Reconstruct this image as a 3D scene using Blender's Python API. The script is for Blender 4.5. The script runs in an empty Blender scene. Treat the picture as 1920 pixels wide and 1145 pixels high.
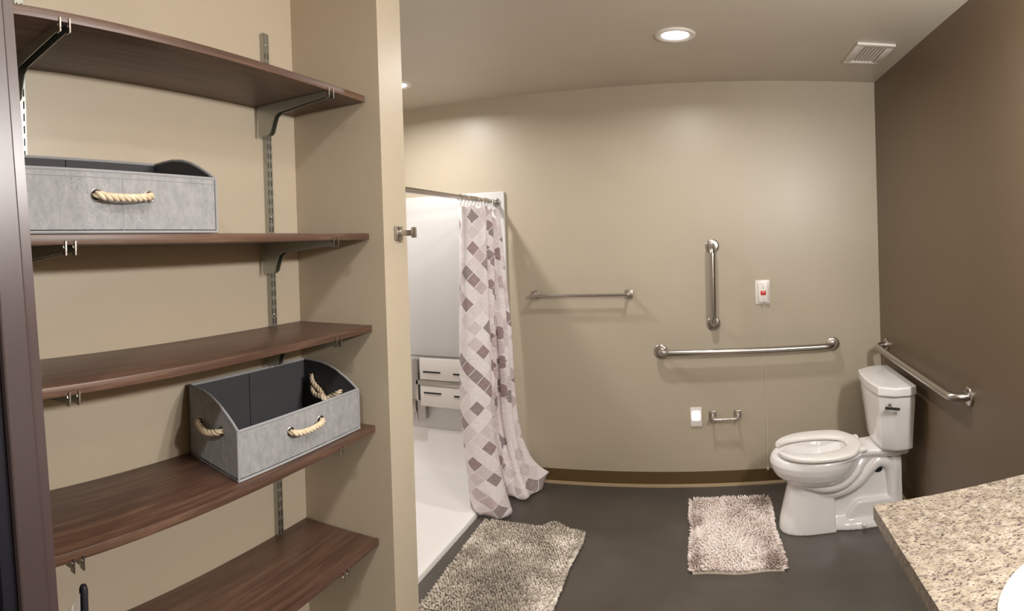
import bpy, bmesh, math, random
from mathutils import Vector, Matrix, noise
random.seed(7)
S = bpy.context.scene
COL = S.collection
PI = math.pi

# ------------------------------------------------------------------ camera (phone panorama: central cylindrical)
F = 1129.8816; V0 = 455.4158
cd = bpy.data.cameras.new('camera'); cam = bpy.data.objects.new('camera', cd); COL.objects.link(cam)
RT = (0.946092, 0.322258, -0.032538); FW = (-0.322521, 0.946557, -0.003045); UP = (0.029817, 0.013375, 0.999466)
cam.matrix_world = Matrix([[RT[i], UP[i], -FW[i], (0, 0, 1.5189)[i]] for i in range(3)] + [[0, 0, 0, 1]])
cd.type = 'PANO'; cd.panorama_type = 'CENTRAL_CYLINDRICAL'
cd.central_cylindrical_range_u_min = -960 / F; cd.central_cylindrical_range_u_max = 960 / F
cd.central_cylindrical_range_v_min = -(1145 - V0) / F; cd.central_cylindrical_range_v_max = V0 / F
cd.central_cylindrical_radius = 1.0
cd.clip_start = 0.02
S.camera = cam

# ------------------------------------------------------------------ world, exposure
w = bpy.data.worlds.new('world'); S.world = w; w.use_nodes = True
w.node_tree.nodes['Background'].inputs[0].default_value = (1, .93, .85, 1)
w.node_tree.nodes['Background'].inputs[1].default_value = 0.02
S.view_settings.view_transform = 'Standard'; S.view_settings.look = 'None'
S.view_settings.gamma = 1.0; S.view_settings.use_curve_mapping = False
S.view_settings.exposure = 0.4
S.cycles.max_bounces = 10; S.cycles.diffuse_bounces = 6; S.cycles.sample_clamp_indirect = 6
S.cycles.caustics_reflective = False; S.cycles.caustics_refractive = False
S.cycles.use_denoising = True

# ------------------------------------------------------------------ lights (each belongs to a fixture built below)
WARM = (1.0, .985, .975)
def area(name, loc, r, power, spread=150, color=WARM, rot=(0, 0, 0)):
    l = bpy.data.lights.new(name, 'AREA'); l.shape = 'DISK'; l.size = r * 2; l.energy = power
    l.color = color; l.spread = math.radians(spread)
    o = bpy.data.objects.new(name, l); COL.objects.link(o); o.location = loc; o.rotation_euler = rot
    return o
DOWN = [(-.13, 2.762, 2.44, 9.5), (-1.700, 3.02, 2.44, 12.5), (.15, .45, 2.44, 4), (.05, -.75, 2.44, 16)]  # last one, behind the camera, is added fill for toilet and side wall
for x, y, z, pw in DOWN:
    area('downlight_lamp', (x, y, z - .007), .058, pw, 165)
VAN = (.91, .86, 1.93)
def point(name, loc, r, power, color=WARM):
    l = bpy.data.lights.new(name, 'POINT'); l.energy = power; l.color = color; l.shadow_soft_size = r
    o = bpy.data.objects.new(name, l); COL.objects.link(o); o.location = loc
    return o
for dy in (-.24, 0, .24):
    point('vanity_lamp', (VAN[0], VAN[1] + dy, VAN[2] - .02), .05, 27)

# ------------------------------------------------------------------ materials
def s2l(c):
    c = c / 255
    return c / 12.92 if c <= .04045 else ((c + .055) / 1.055) ** 2.4
def rgb(r, g, b): return (s2l(r), s2l(g), s2l(b), 1)
def mat(name, col, rough=.5, metal=0, spec=.5, coat=0):
    m = bpy.data.materials.new(name); m.use_nodes = True
    b = m.node_tree.nodes['Principled BSDF']
    b.inputs['Base Color'].default_value = col; b.inputs['Roughness'].default_value = rough
    b.inputs['Metallic'].default_value = metal; b.inputs['Specular IOR Level'].default_value = spec
    if coat: b.inputs['Coat Weight'].default_value = coat; b.inputs['Coat Roughness'].default_value = .08
    return m
def nt(m): return m.node_tree, m.node_tree.nodes, m.node_tree.links, m.node_tree.nodes['Principled BSDF']
def tex(m, kind='OBJ', scale=(1, 1, 1), rot=(0, 0, 0)):
    t, N, L, b = nt(m)
    c = N.new('ShaderNodeTexCoord'); mp = N.new('ShaderNodeMapping')
    if kind == 'WORLD':
        g = N.new('ShaderNodeNewGeometry'); L.new(g.outputs['Position'], mp.inputs[0])
    elif kind == 'UV': L.new(c.outputs['UV'], mp.inputs[0])
    else: L.new(c.outputs['Object'], mp.inputs[0])
    mp.inputs['Scale'].default_value = scale; mp.inputs['Rotation'].default_value = rot
    return mp.outputs[0]
def noisen(m, vec, scale, detail=4, rough=.5, dist=0):
    t, N, L, b = nt(m); n = N.new('ShaderNodeTexNoise')
    n.inputs['Scale'].default_value = scale; n.inputs['Detail'].default_value = detail
    n.inputs['Roughness'].default_value = rough; n.inputs['Distortion'].default_value = dist
    L.new(vec, n.inputs['Vector']); return n.outputs['Fac']
def ramp(m, fac, stops, interp='LINEAR'):
    t, N, L, b = nt(m); r = N.new('ShaderNodeValToRGB'); r.color_ramp.interpolation = interp
    e = r.color_ramp.elements
    while len(e) < len(stops): e.new(.5)
    for i, (p, c) in enumerate(stops): e[i].position = p; e[i].color = c
    L.new(fac, r.inputs[0]); return r.outputs[0]
def mixc(m, fac, a, b_, mode='MIX'):
    t, N, L, b = nt(m); x = N.new('ShaderNodeMix'); x.data_type = 'RGBA'; x.blend_type = mode
    for k, v in ((0, fac), (6, a), (7, b_)):
        if hasattr(v, 'is_linked') or hasattr(v, 'links'): L.new(v, x.inputs[k])
        else: x.inputs[k].default_value = v
    return x.outputs[2]
def math_(m, op, a, b_=None):
    t, N, L, b = nt(m); x = N.new('ShaderNodeMath'); x.operation = op
    for k, v in ((0, a), (1, b_)):
        if v is None: continue
        if hasattr(v, 'links'): L.new(v, x.inputs[k])
        else: x.inputs[k].default_value = v
    return x.outputs[0]
def bump(m, h, strength=.2, dist=.002):
    t, N, L, b = nt(m); x = N.new('ShaderNodeBump'); x.inputs['Strength'].default_value = strength
    x.inputs['Distance'].default_value = dist; L.new(h, x.inputs['Height']); L.new(x.outputs[0], b.inputs['Normal'])

def paint(name, c, rough=.38, spec=.5):
    m = mat(name, c, rough, spec=spec); t, N, L, b = nt(m)
    v = tex(m, 'WORLD'); n = noisen(m, v, 2.5, 3)
    d = tuple(x * .96 for x in c[:3]) + (1,)
    L.new(ramp(m, n, [(.35, d), (.65, c)]), b.inputs['Base Color'])
    bump(m, noisen(m, v, 350, 2), .06, .001)
    return m
M_wall = paint('wall_paint', rgb(184, 172, 151))
M_ceil = paint('ceiling_paint', rgb(199, 189, 173), .4)
M_brown = paint('accent_paint', rgb(110, 93, 73), .42, .4)
M_floor = mat('vinyl_floor', rgb(98, 91, 84), .42)
t, N, L, b = nt(M_floor); v = tex(M_floor, 'WORLD')
c1 = ramp(M_floor, noisen(M_floor, v, 3, 5, .6), [(.3, rgb(74, 68, 62)), (.7, rgb(86, 80, 73))])
c2 = ramp(M_floor, noisen(M_floor, v, 60, 2, .5), [(.70, (0, 0, 0, 1)), (.80, (1, 1, 1, 1))])
L.new(mixc(M_floor, c2, c1, rgb(108, 101, 92)), b.inputs['Base Color'])
L.new(ramp(M_floor, noisen(M_floor, v, 5, 4), [(.3, (.34,) * 3 + (1,)), (.7, (.5,) * 3 + (1,))]), b.inputs['Roughness'])
bump(M_floor, noisen(M_floor, v, 120, 3), .05, .001)
M_base = mat('vinyl_base', rgb(94, 74, 44), .4)
M_toe = mat('vinyl_base_toe', rgb(158, 138, 106), .5)

M_wood = mat('walnut_laminate', rgb(92, 66, 54), .42)
t, N, L, b = nt(M_wood); v = tex(M_wood, 'WORLD', (60, 2.6, 60))
g1 = noisen(M_wood, v, 1.6, 8, .68, .5)
c1 = ramp(M_wood, g1, [(.30, rgb(52, 35, 27)), (.5, rgb(88, 63, 50)), (.70, rgb(124, 96, 78))])
v2 = tex(M_wood, 'WORLD', (7, .9, 7)); g2 = noisen(M_wood, v2, 1.1, 3)
L.new(mixc(M_wood, .35, c1, ramp(M_wood, g2, [(.35, rgb(56, 38, 29)), (.65, rgb(112, 84, 66))])), b.inputs['Base Color'])
bump(M_wood, g1, .08, .001)
M_steel = mat('brushed_steel', (.50, .465, .43, 1), .27, 1)
M_satin = mat('satin_nickel', (.52, .48, .44, 1), .3, 1)
M_chrome = mat('chrome', (.75, .73, .72, 1), .08, 1)
M_zinc = mat('zinc_steel', (.44, .45, .41, 1), .34, .9)
M_dark = mat('cavity_shade_and_seam', (.008, .008, .009, 1), .8)  # near-black paints the shade in slots, holes and gaps; also a bin seam
M_porc = mat('white_porcelain', rgb(236, 233, 231), .12, coat=.4)
M_seat = mat('white_seat_plastic', rgb(238, 234, 229), .28)
M_water = mat('water', rgb(200, 205, 190), .03)
M_white = mat('white_plastic', rgb(232, 226, 218), .35)
M_acryl = mat('white_acrylic', rgb(206, 203, 200), .22, coat=.3)
M_pan = mat('white_shower_pan', rgb(240, 236, 232), .3)
M_frame = mat('bronze_door_frame', rgb(70, 58, 58), .34, spec=.6)
M_frame2 = mat('bronze_door_frame_edge', rgb(74, 60, 60), .3, spec=.6)
M_blk = mat('black_rod_gap_shade', (.006, .006, .012, 1), .5)  # latch rod colour, also the painted shade of the door gap
M_door = mat('red_brown_wood_door', rgb(60, 34, 32), .5)
t, N, L, b = nt(M_door); v = tex(M_door, 'WORLD', (30, 30, 2))
L.new(ramp(M_door, noisen(M_door, v, 2, 6, .6), [(.3, rgb(40, 22, 24)), (.7, rgb(84, 50, 42))]), b.inputs['Base Color'])
M_rope = mat('cotton_rope', rgb(222, 204, 176), .8)
t, N, L, b = nt(M_rope); v = tex(M_rope, 'OBJ'); bump(M_rope, noisen(M_rope, v, 900, 3), .5, .001)
L.new(ramp(M_rope, noisen(M_rope, v, 60, 3), [(.3, rgb(200, 178, 146)), (.7, rgb(232, 216, 190))]), b.inputs['Base Color'])
M_linen = mat('charcoal_lining', rgb(62, 62, 64), .8)
t, N, L, b = nt(M_linen); v = tex(M_linen, 'OBJ'); bump(M_linen, noisen(M_linen, v, 1200, 2), .3, .0006)
def concrete(name):
    m = mat(name, rgb(170, 166, 162), .75); t, N, L, b = nt(m)
    v = tex(m, 'OBJ', (1, 1, .6)); n1 = noisen(m, v, 70, 8, .75)
    a = ramp(m, n1, [(.34, rgb(132, 133, 135)), (.5, rgb(146, 147, 148)), (.66, rgb(158, 157, 157))])
    v2 = tex(m, 'OBJ', (1, 1, .8)); n2 = noisen(m, v2, 260, 2, .6); n3 = noisen(m, tex(m, 'OBJ'), 16, 3)
    f = math_(m, 'MULTIPLY', ramp(m, n2, [(.60, (0, 0, 0, 1)), (.67, (1, 1, 1, 1))]), ramp(m, n3, [(.45, (0, 0, 0, 1)), (.62, (.75, .75, .75, 1))]))
    L.new(mixc(m, f, a, rgb(112, 112, 114)), b.inputs['Base Color'])
    bump(m, noisen(m, v, 700, 2), .2, .0005); return m
M_conc = concrete('grey_concrete_fabric')
M_bind = mat('grey_binding', rgb(148, 148, 150), .75)
M_granite = mat('granite_laminate', rgb(214, 194, 170), .3)
t, N, L, b = nt(M_granite); v = tex(M_granite, 'WORLD', (1, 1, 1), (0, 0, .6))
a = ramp(M_granite, noisen(M_granite, v, 34, 6, .7), [(.3, rgb(128, 117, 100)), (.5, rgb(155, 144, 127)), (.7, rgb(178, 168, 152))])
vs = tex(M_granite, 'WORLD', (1, 1.7, 1), (0, 0, .9))
f1 = ramp(M_granite, noisen(M_granite, vs, 62, 6, .72, .6), [(.53, (0, 0, 0, 1)), (.60, (.85,) * 3 + (1,))])
a = mixc(M_granite, f1, a, rgb(104, 90, 84))
f2 = ramp(M_granite, noisen(M_granite, vs, 120, 4, .6, .4), [(.57, (0, 0, 0, 1)), (.60, (.9,) * 3 + (1,))])
a = mixc(M_granite, f2, a, rgb(58, 46, 46))
f3 = ramp(M_granite, noisen(M_granite, vs, 38, 4, .75, .8), [(.60, (0, 0, 0, 1)), (.63, (.8,) * 3 + (1,))])
a = mixc(M_granite, f3, a, rgb(84, 70, 80))
L.new(a, b.inputs['Base Color'])
M_lamp = bpy.data.materials.new('lit_lens'); M_lamp.use_nodes = True
t = M_lamp.node_tree; t.nodes.clear(); e_ = t.nodes.new('ShaderNodeEmission'); o_ = t.nodes.new('ShaderNodeOutputMaterial')
e_.inputs[0].default_value = (1, .96, .92, 1); e_.inputs[1].default_value = 6; t.links.new(e_.outputs[0], o_.inputs[0])
M_night = bpy.data.materials.new('night_light_glow'); M_night.use_nodes = True
t = M_night.node_tree; t.nodes.clear(); e_ = t.nodes.new('ShaderNodeEmission'); o_ = t.nodes.new('ShaderNodeOutputMaterial')
e_.inputs[0].default_value = (1, .93, .90, 1); e_.inputs[1].default_value = 3.5; t.links.new(e_.outputs[0], o_.inputs[0])
M_red = mat('red_button', rgb(205, 36, 26), .35)
M_pinkmark = mat('pale_red_mark', rgb(236, 150, 138), .5)
M_ink = mat('grey_ink', rgb(110, 104, 100), .6)

# curtain: slanted chequer of diamonds between white lines
M_curt = mat('diamond_print_fabric', rgb(220, 205, 200), .75)
t, N, L, b = nt(M_curt)
uv = N.new('ShaderNodeUVMap'); sp = N.new('ShaderNodeSeparateXYZ'); L.new(uv.outputs[0], sp.inputs[0])
A = math_(M_curt, 'MULTIPLY', math_(M_curt, 'ADD', sp.outputs[0], sp.outputs[1]), 1 / .088)
B = math_(M_curt, 'MULTIPLY', math_(M_curt, 'SUBTRACT', sp.outputs[0], sp.outputs[1]), 1 / .088)
cb = N.new('ShaderNodeCombineXYZ'); L.new(math_(M_curt, 'FLOOR', A), cb.inputs[0]); L.new(math_(M_curt, 'FLOOR', B), cb.inputs[1])
wn = N.new('ShaderNodeTexWhiteNoise'); wn.noise_dimensions = '2D'; L.new(cb.outputs[0], wn.inputs['Vector'])
par = math_(M_curt, 'MODULO', math_(M_curt, 'ADD', math_(M_curt, 'FLOOR', A), 400), 2)
val = math_(M_curt, 'MULTIPLY', wn.outputs['Value'], math_(M_curt, 'ADD', math_(M_curt, 'MULTIPLY', par, .42), .58))
cell = ramp(M_curt, val, [(0, rgb(246, 238, 238)), (.16, rgb(236, 226, 226)), (.30, rgb(250, 244, 244)), (.46, rgb(222, 210, 210)), (.56, rgb(206, 188, 188)), (.66, rgb(146, 118, 120)), (.84, rgb(136, 122, 122))], 'CONSTANT')
vv = tex(M_curt, 'UV'); nn = noisen(M_curt, vv, 60, 4, .6)
cell = mixc(M_curt, .22, cell, ramp(M_curt, nn, [(.35, rgb(186, 168, 168)), (.65, rgb(240, 232, 232))]))
def near_edge(X):
    fr = math_(M_curt, 'FRACT', X); return math_(M_curt, 'LESS_THAN', math_(M_curt, 'MINIMUM', fr, math_(M_curt, 'SUBTRACT', 1, fr)), .03)
edge = math_(M_curt, 'MAXIMUM', near_edge(A), near_edge(B))
L.new(mixc(M_curt, edge, cell, rgb(242, 236, 236)), b.inputs['Base Color'])
b.inputs['Sheen Weight'].default_value = .1
def yarn(name, dark, mid, light):
    m = mat(name, mid, .7); t, N, L, b = nt(m)
    at = N.new('ShaderNodeAttribute'); at.attribute_name = 'tone'
    L.new(ramp(m, at.outputs['Fac'], [(0.05, dark), (.5, mid), (.95, light)]), b.inputs['Base Color'])
    b.inputs['Sheen Weight'].default_value = .25; return m
M_yarn1 = yarn('taupe_chenille', rgb(132, 122, 110), rgb(182, 170, 154), rgb(238, 230, 218))
M_yarn2 = yarn('pink_beige_chenille', rgb(162, 142, 132), rgb(236, 222, 214), rgb(250, 242, 236))
M_mesh = mat('rug_backing', rgb(196, 184, 170), .9)

# ------------------------------------------------------------------ mesh helpers
def box(bm, x0, x1, y0, y1, z0, z1, bev=0, seg=2, mi=0):
    vs = [bm.verts.new((x, y, z)) for z in (z0, z1) for y in (y0, y1) for x in (x0, x1)]
    fs = [(0, 2, 3, 1), (4, 5, 7, 6), (0, 1, 5, 4), (2, 6, 7, 3), (0, 4, 6, 2), (1, 3, 7, 5)]
    F_ = [bm.faces.new([vs[i] for i in f]) for f in fs]
    for f in F_: f.material_index = mi
    if bev:
        ed = list({e for f in F_ for e in f.edges})
        bmesh.ops.bevel(bm, geom=ed, offset=bev, segments=seg, affect='EDGES', profile=.5)
    return vs
def prism(bm, pts, a0, a1, axis='y', bev=0, mi=0):
    """polygon pts extruded along axis from a0 to a1"""
    def P(p, a):
        if axis == 'y': return (p[0], a, p[1])
        if axis == 'z': return (p[0], p[1], a)
        return (a, p[0], p[1])
    A_ = [bm.verts.new(P(p, a0)) for p in pts]; B_ = [bm.verts.new(P(p, a1)) for p in pts]
    n = len(pts); fs = [bm.faces.new(A_[::-1]), bm.faces.new(B_)]
    for i in range(n): fs.append(bm.faces.new([A_[i], A_[(i + 1) % n], B_[(i + 1) % n], B_[i]]))
    for f in fs: f.material_index = mi
    if bev:
        bmesh.ops.bevel(bm, geom=list({e for f in fs for e in f.edges}), offset=bev, segments=2, affect='EDGES', profile=.5)
def frames(path):
    n = len(path); T = []
    for i in range(n):
        a = path[max(i - 1, 0)]; c = path[min(i + 1, n - 1)]; T.append((c - a).normalized())
    up = Vector((0, 0, 1)) if abs(T[0].z) < .9 else Vector((1, 0, 0))
    nrm = (up - T[0] * up.dot(T[0])).normalized(); out = []
    for i in range(n):
        nrm = (nrm - T[i] * nrm.dot(T[i])).normalized(); out.append((T[i], nrm, T[i].cross(nrm)))
    return out
def tube(bm, path, r, seg=16, cap=True, mi=0):
    path = [Vector(p) for p in path]; fr = frames(path); rings = []
    for i, p in enumerate(path):
        rr = r[i] if isinstance(r, (list, tuple)) else r
        rings.append([bm.verts.new(p + (fr[i][1] * math.cos(2 * PI * k / seg) + fr[i][2] * math.sin(2 * PI * k / seg)) * rr) for k in range(seg)])
    for i in range(len(rings) - 1):
        for k in range(seg):
            f = bm.faces.new([rings[i][k], rings[i + 1][k], rings[i + 1][(k + 1) % seg], rings[i][(k + 1) % seg]]); f.material_index = mi
    if cap:
        for rg in (rings[0], rings[-1][::-1]):
            f = bm.faces.new(rg); f.material_index = mi
def loft(bm, rings, cap0=True, cap1=True, mi=0):
    R_ = [[bm.verts.new(p) for p in r] for r in rings]; n = len(R_[0])
    for i in range(len(R_) - 1):
        for k in range(n):
            f = bm.faces.new([R_[i][k], R_[i][(k + 1) % n], R_[i + 1][(k + 1) % n], R_[i + 1][k]]); f.material_index = mi
    if cap0: bm.faces.new(R_[0][::-1]).material_index = mi
    if cap1: bm.faces.new(R_[-1]).material_index = mi
def disc(bm, c, axis, r, h, seg=32, dome=0, mi=0):
    """short turned disc from c along axis by h"""
    c = Vector(c); a = Vector(axis).normalized()
    prof = [(0, r), (h * .55, r), (h * .85, r * .93), (h, r * .8)] if dome else [(0, r), (h, r)]
    up = Vector((0, 0, 1)) if abs(a.z) < .9 else Vector((1, 0, 0)); u = (up - a * up.dot(a)).normalized(); v = a.cross(u)
    loft(bm, [[c + a * z + (u * math.cos(2 * PI * k / seg) + v * math.sin(2 * PI * k / seg)) * rr for k in range(seg)] for z, rr in prof], mi=mi)
def arc(c, r, a0, a1, n, e1, e2):
    c = Vector(c); e1 = Vector(e1); e2 = Vector(e2)
    return [c + e1 * math.cos(a0 + (a1 - a0) * i / n) * r + e2 * math.sin(a0 + (a1 - a0) * i / n) * r for i in range(n + 1)]

def world_loc(o):
    v = Vector((0, 0, 0))
    while o: v += o.location; o = o.parent
    return v
def obj(name, bm, m, parent=None, smooth=True, angle=40):
    bmesh.ops.recalc_face_normals(bm, faces=bm.faces)
    if parent: off = world_loc(parent)
    else:
        xs = [v.co for v in bm.verts]
        lo = Vector([min(v[i] for v in xs) for i in range(3)]); hi = Vector([max(v[i] for v in xs) for i in range(3)])
        off = Vector(((lo.x + hi.x) / 2, (lo.y + hi.y) / 2, lo.z))
    for v in bm.verts: v.co -= off
    if smooth:
        for f in bm.faces: f.smooth = True
        for e in bm.edges:
            if len(e.link_faces) == 2 and e.calc_face_angle(0) > math.radians(angle): e.smooth = False
    me = bpy.data.meshes.new(name); bm.to_mesh(me); bm.free()
    for mm in (m if isinstance(m, (list, tuple)) else [m]): me.materials.append(mm)
    o = bpy.data.objects.new(name, me); COL.objects.link(o)
    if parent: o.parent = parent
    else: o.location = off
    return o
def thing(name, label, cat, loc, group=None):
    o = bpy.data.objects.new(name, None); COL.objects.link(o); o.location = loc; o.empty_display_size = .05
    o['label'] = label; o['category'] = cat
    if group: o['group'] = group
    return o
def tag(o, label, cat, group=None):
    o['label'] = label; o['category'] = cat
    if group: o['group'] = group
    return o
def structure(name, bm, m, parent=None, label=None, cat=None, **k):
    o = obj(name, bm, m, parent, **k)
    if not parent:
        o['kind'] = 'structure'
        if label: o['label'] = label
        if cat: o['category'] = cat
    return o
def dup(root, loc, label):
    r = root.copy(); COL.objects.link(r); r.location = loc; r['label'] = label
    for ch in list(root.children):
        c = ch.copy(); COL.objects.link(c); c.parent = r
        for g in ch.children:
            d = g.copy(); COL.objects.link(d); d.parent = c
    return r
NB = bmesh.new

# ------------------------------------------------------------------ room
D = 3.639; XR = 1.042; XL = -1.043; YS = 1.280; Y2 = 1.399; XP = -.7685; H = 2.44; YA = .335; YF = -1.3; XSH = -2.36
def sbox(name, m, label, cat, *a):
    bm = NB(); box(bm, *a); return structure(name, bm, m, label=label, cat=cat, smooth=False)
fl = sbox('floor', M_floor, 'dark grey vinyl floor', 'floor', XSH - .1, XR + .1, YF - .1, D + .1, -.08, 0)
sbox('wall_back', M_wall, 'taupe wall behind the grab bars', 'wall', XSH - .1, XR + .1, D, D + .1, 0, H)
sbox('wall_right', M_brown, 'dark brown accent wall behind the toilet tank', 'wall', XR, XR + .1, YF, D, 0, H)
sbox('wall_left', M_wall, 'beige wall at the back of the shelf alcove', 'wall', XL - .1, XL, YA, YS, 0, H)
sbox('wall_partition', M_wall, 'beige wall end between the shelf alcove and the shower', 'wall', XSH - .1, XP, YS, Y2, 0, H)
sbox('wall_alcove', M_wall, 'near side wall of the shelf alcove', 'wall', XL - .1, XP, YA - .1, YA, 0, H)
sbox('wall_entry', M_wall, 'wall beside the entry door', 'wall', XP - .1, XP, YF, YA - .1, 0, H)
sbox('wall_front', M_wall, 'wall behind the viewpoint', 'wall', XP - .1, XR + .1, YF - .1, YF, 0, H)
sbox('wall_shower', M_wall, 'far side wall of the shower', 'wall', XSH - .1, XSH, Y2, D, 0, H)
# ceiling with round openings for the can lights
bm = NB(); box(bm, XSH - .1, XR + .1, YF - .1, D + .1, H, H + .1)
structure('ceiling', bm, M_ceil, label='taupe painted ceiling', cat='ceiling', smooth=False)
# cove bases
def base(name, pts, label, wx=None):
    bm = NB(); o = None
    (x0, y0), (x1, y1) = pts
    if y0 == y1: prism(bm, [(y0, .0), (y0, .087), (y0 - .003, .087), (y0 - .004, .012), (y0 - .010, .004), (y0 - .010, .0)], x0, x1, 'x')
    else: prism(bm, [(x0, 0), (x0, .087), (x0 - .003, .087), (x0 - .004, .012), (x0 - .010, .004), (x0 - .010, 0)], y0, y1, 'y')
    o = structure(name, bm, M_base, label=label, cat='baseboard', smooth=False)
    bm = NB()
    if y0 == y1: prism(bm, [(y0 - .004, 0), (y0 - .004, .013), (y0 - .0205, .005), (y0 - .022, .0)], x0, x1, 'x')
    else: prism(bm, [(x0 - .004, 0), (x0 - .004, .013), (x0 - .0205, .005), (x0 - .022, .0)], y0, y1, 'y')
    obj('base_toe', bm, M_toe, o, smooth=False)
base('baseboard_back', ((-1.277, D), (XR, D)), 'olive brown cove base along the back wall')
base('baseboard_right', ((XR, YF), (XR, D - .02)), 'brown cove base along the dark wall')

# ------------------------------------------------------------------ shower enclosure (liners, pan)
bm = NB(); box(bm, XSH + .022, -1.277, D - .022, D - .001, .01, 1.838, .006)
tag(obj('shower_surround', bm, M_acryl), 'glossy white shower wall panel behind the fold-up seat', 'shower wall')
bm = NB(); box(bm, XSH + .03, -1.36, D - .0245, D - .0215, .7635, .7665); obj('ledge_joint', bm, M_ink, bpy.data.objects['shower_surround'], smooth=False)
bm = NB(); box(bm, XSH + .001, XSH + .021, Y2 + .025, D - .024, .03, 1.838, .004)
tag(obj('shower_surround', bm, M_acryl), 'white shower panel on the far side wall, hidden deep in the stall', 'shower wall')
bm = NB(); box(bm, XSH + .022, -1.31, Y2 + .001, Y2 + .021, .03, 1.838, .004)
tag(obj('shower_surround', bm, M_acryl), 'white shower panel on the back of the shelf alcove wall', 'shower wall')
bm = NB(); rows = []
xs = [-2.335, -2.20, -2.0, -1.70, -1.42, -1.36, -1.325, -1.306, -1.300, -1.299]
zs = [.024, .014, .010, .012, .016, .024, .026, .022, .010, .0006]
prism(bm, [(xs[0], .0006)] + list(zip(xs, zs)), Y2 + .025, D - .2115, 'y')
pts = [(D - .0235, .28), (D - .03, .20), (D - .045, .14), (D - .07, .085), (D - .10, .05), (D - .15, .022), (D - .20, .013), (D - .2105, .0115), (D - .2105, .001), (D - .0235, .001)]
prism(bm, pts, XSH + .022, -1.36, 'x')
prism(bm, [(xs[5] + .001, .0006)] + list(zip(xs[5:], zs[5:])), D - .2115, D - .024, 'y')
tag(obj('shower_pan', bm, M_pan, angle=25), 'low white shower floor pan with rounded threshold', 'shower pan')

# fold-up shower seat
yw = D - .022
t_ = thing('folding_bench', 'white slotted shower seat folded up on metal brackets', 'shower seat', (-1.72, yw, .40))
def slot_panel(x0, x1, z0, z1, slots):
    bm = NB(); box(bm, x0, x1, yw - .052, yw - .034, z0, z1, .004)
    for (a, b_, z) in slots:
        tube(bm, [(a, yw - .0525, z), (b_, yw - .0525, z)], .0052, 8, mi=1)
    return bm
obj('seat_panel', slot_panel(-1.895, -1.42, .614, .758, [(-1.868, -1.742, .668), (-1.648, -1.52, .664)]), [M_white, M_dark], t_)
obj('seat_panel', slot_panel(-1.895, -1.42, .438, .578, [(-1.866, -1.740, .529), (-1.645, -1.52, .520)]), [M_white, M_dark], t_)
bm = NB(); box(bm, -1.925, -1.42, yw - .056, yw - .050, .580, .612, .002); obj('cross_bar', bm, M_satin, t_)
bm = NB(); box(bm, -1.948, -1.908, yw - .056, yw - .03, .47, .745, .003); obj('upright', bm, M_satin, t_)
bm = NB(); box(bm, -1.968, -1.925, yw - .068, yw - .04, .395, .475, .004); obj('hinge_block', bm, M_satin, t_)
bm = NB(); box(bm, -1.945, -1.922, yw - .05, yw - .0005, .345, .41, .003)
prism(bm, [(-1.918, .325), (-1.862, .352), (-1.862, .45), (-1.905, .478), (-1.918, .47)], yw - .05, yw - .0005, 'y'); obj('wall_bracket', bm, M_satin, t_)

# curtain rod, hooks, curtain
RODX, RODZ = -1.329, 1.771
bm = NB(); tube(bm, [(RODX, Y2 + .022, RODZ), (RODX, D - .023, RODZ)], .0135, 20)
rod = thing('curtain_rod', 'brushed metal rod across the top of the shower opening', 'curtain rod', (RODX, 2.5, RODZ - .014))
obj('rod', bm, M_steel, rod)
for y, s in ((D - .0225, -1), (Y2 + .0215, 1)):
    bm = NB(); disc(bm, (RODX, y, RODZ), (0, s, 0), .026, .012, 28, 1); obj('flange', bm, M_steel, rod)
TOP = [(-1.363, 3.14), (-1.343, 3.05), (-1.292, 3.02), (-1.252, 3.06), (-1.204, 3.10), (-1.274, 3.22), (-1.33, 3.30), (-1.281, 3.33), (-1.284, 3.40), (-1.334, 3.45), (-1.332, 3.50), (-1.29, 3.50), (-1.287, 3.56)]
MID = [(-1.395, 3.16), (-1.378, 3.06), (-1.315, 3.02), (-1.248, 3.04), (-1.205, 3.10), (-1.276, 3.25), (-1.293, 3.34), (-1.266, 3.34), (-1.306, 3.42), (-1.297, 3.46), (-1.251, 3.44), (-1.238, 3.50), (-1.234, 3.57)]
BOT = [(-1.362, 3.20), (-1.355, 3.12), (-1.275, 3.05), (-1.185, 3.06), (-1.123, 3.12), (-1.233, 3.28), (-1.286, 3.38), (-1.239, 3.36), (-1.188, 3.34), (-1.132, 3.32), (-1.089, 3.36), (-1.066, 3.47), (-1.028, 3.595)]
def cr(P, t):
    n = len(P) - 1; i = min(int(t), n - 1); f = t - i
    p0, p1, p2, p3 = P[max(i - 1, 0)], P[i], P[i + 1], P[min(i + 2, n)]
    return tuple(.5 * ((2 * p1[k]) + (-p0[k] + p2[k]) * f + (2 * p0[k] - 5 * p1[k] + 4 * p2[k] - p3[k]) * f * f + (-p0[k] + 3 * p1[k] - 3 * p2[k] + p3[k]) * f ** 3) for k in (0, 1))
NU, NV = 150, 90
def curt(s, z):
    """s 0..1 across, z height"""
    a, m_, c = cr(TOP, s * 12), cr(MID, s * 12), cr(BOT, s * 12)
    if z > .7: k = (z - .7) / 1.03; k = k * k * (3 - 2 * k); p = [m_[i] + (a[i] - m_[i]) * k for i in (0, 1)]
    else:
        k = (1 - z / .7); k = k ** (1.6 if s < .4 else 1.6 + min(1, (s - .4) / .3) * 1.1); p = [m_[i] + (c[i] - m_[i]) * k for i in (0, 1)]
    return p
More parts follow.
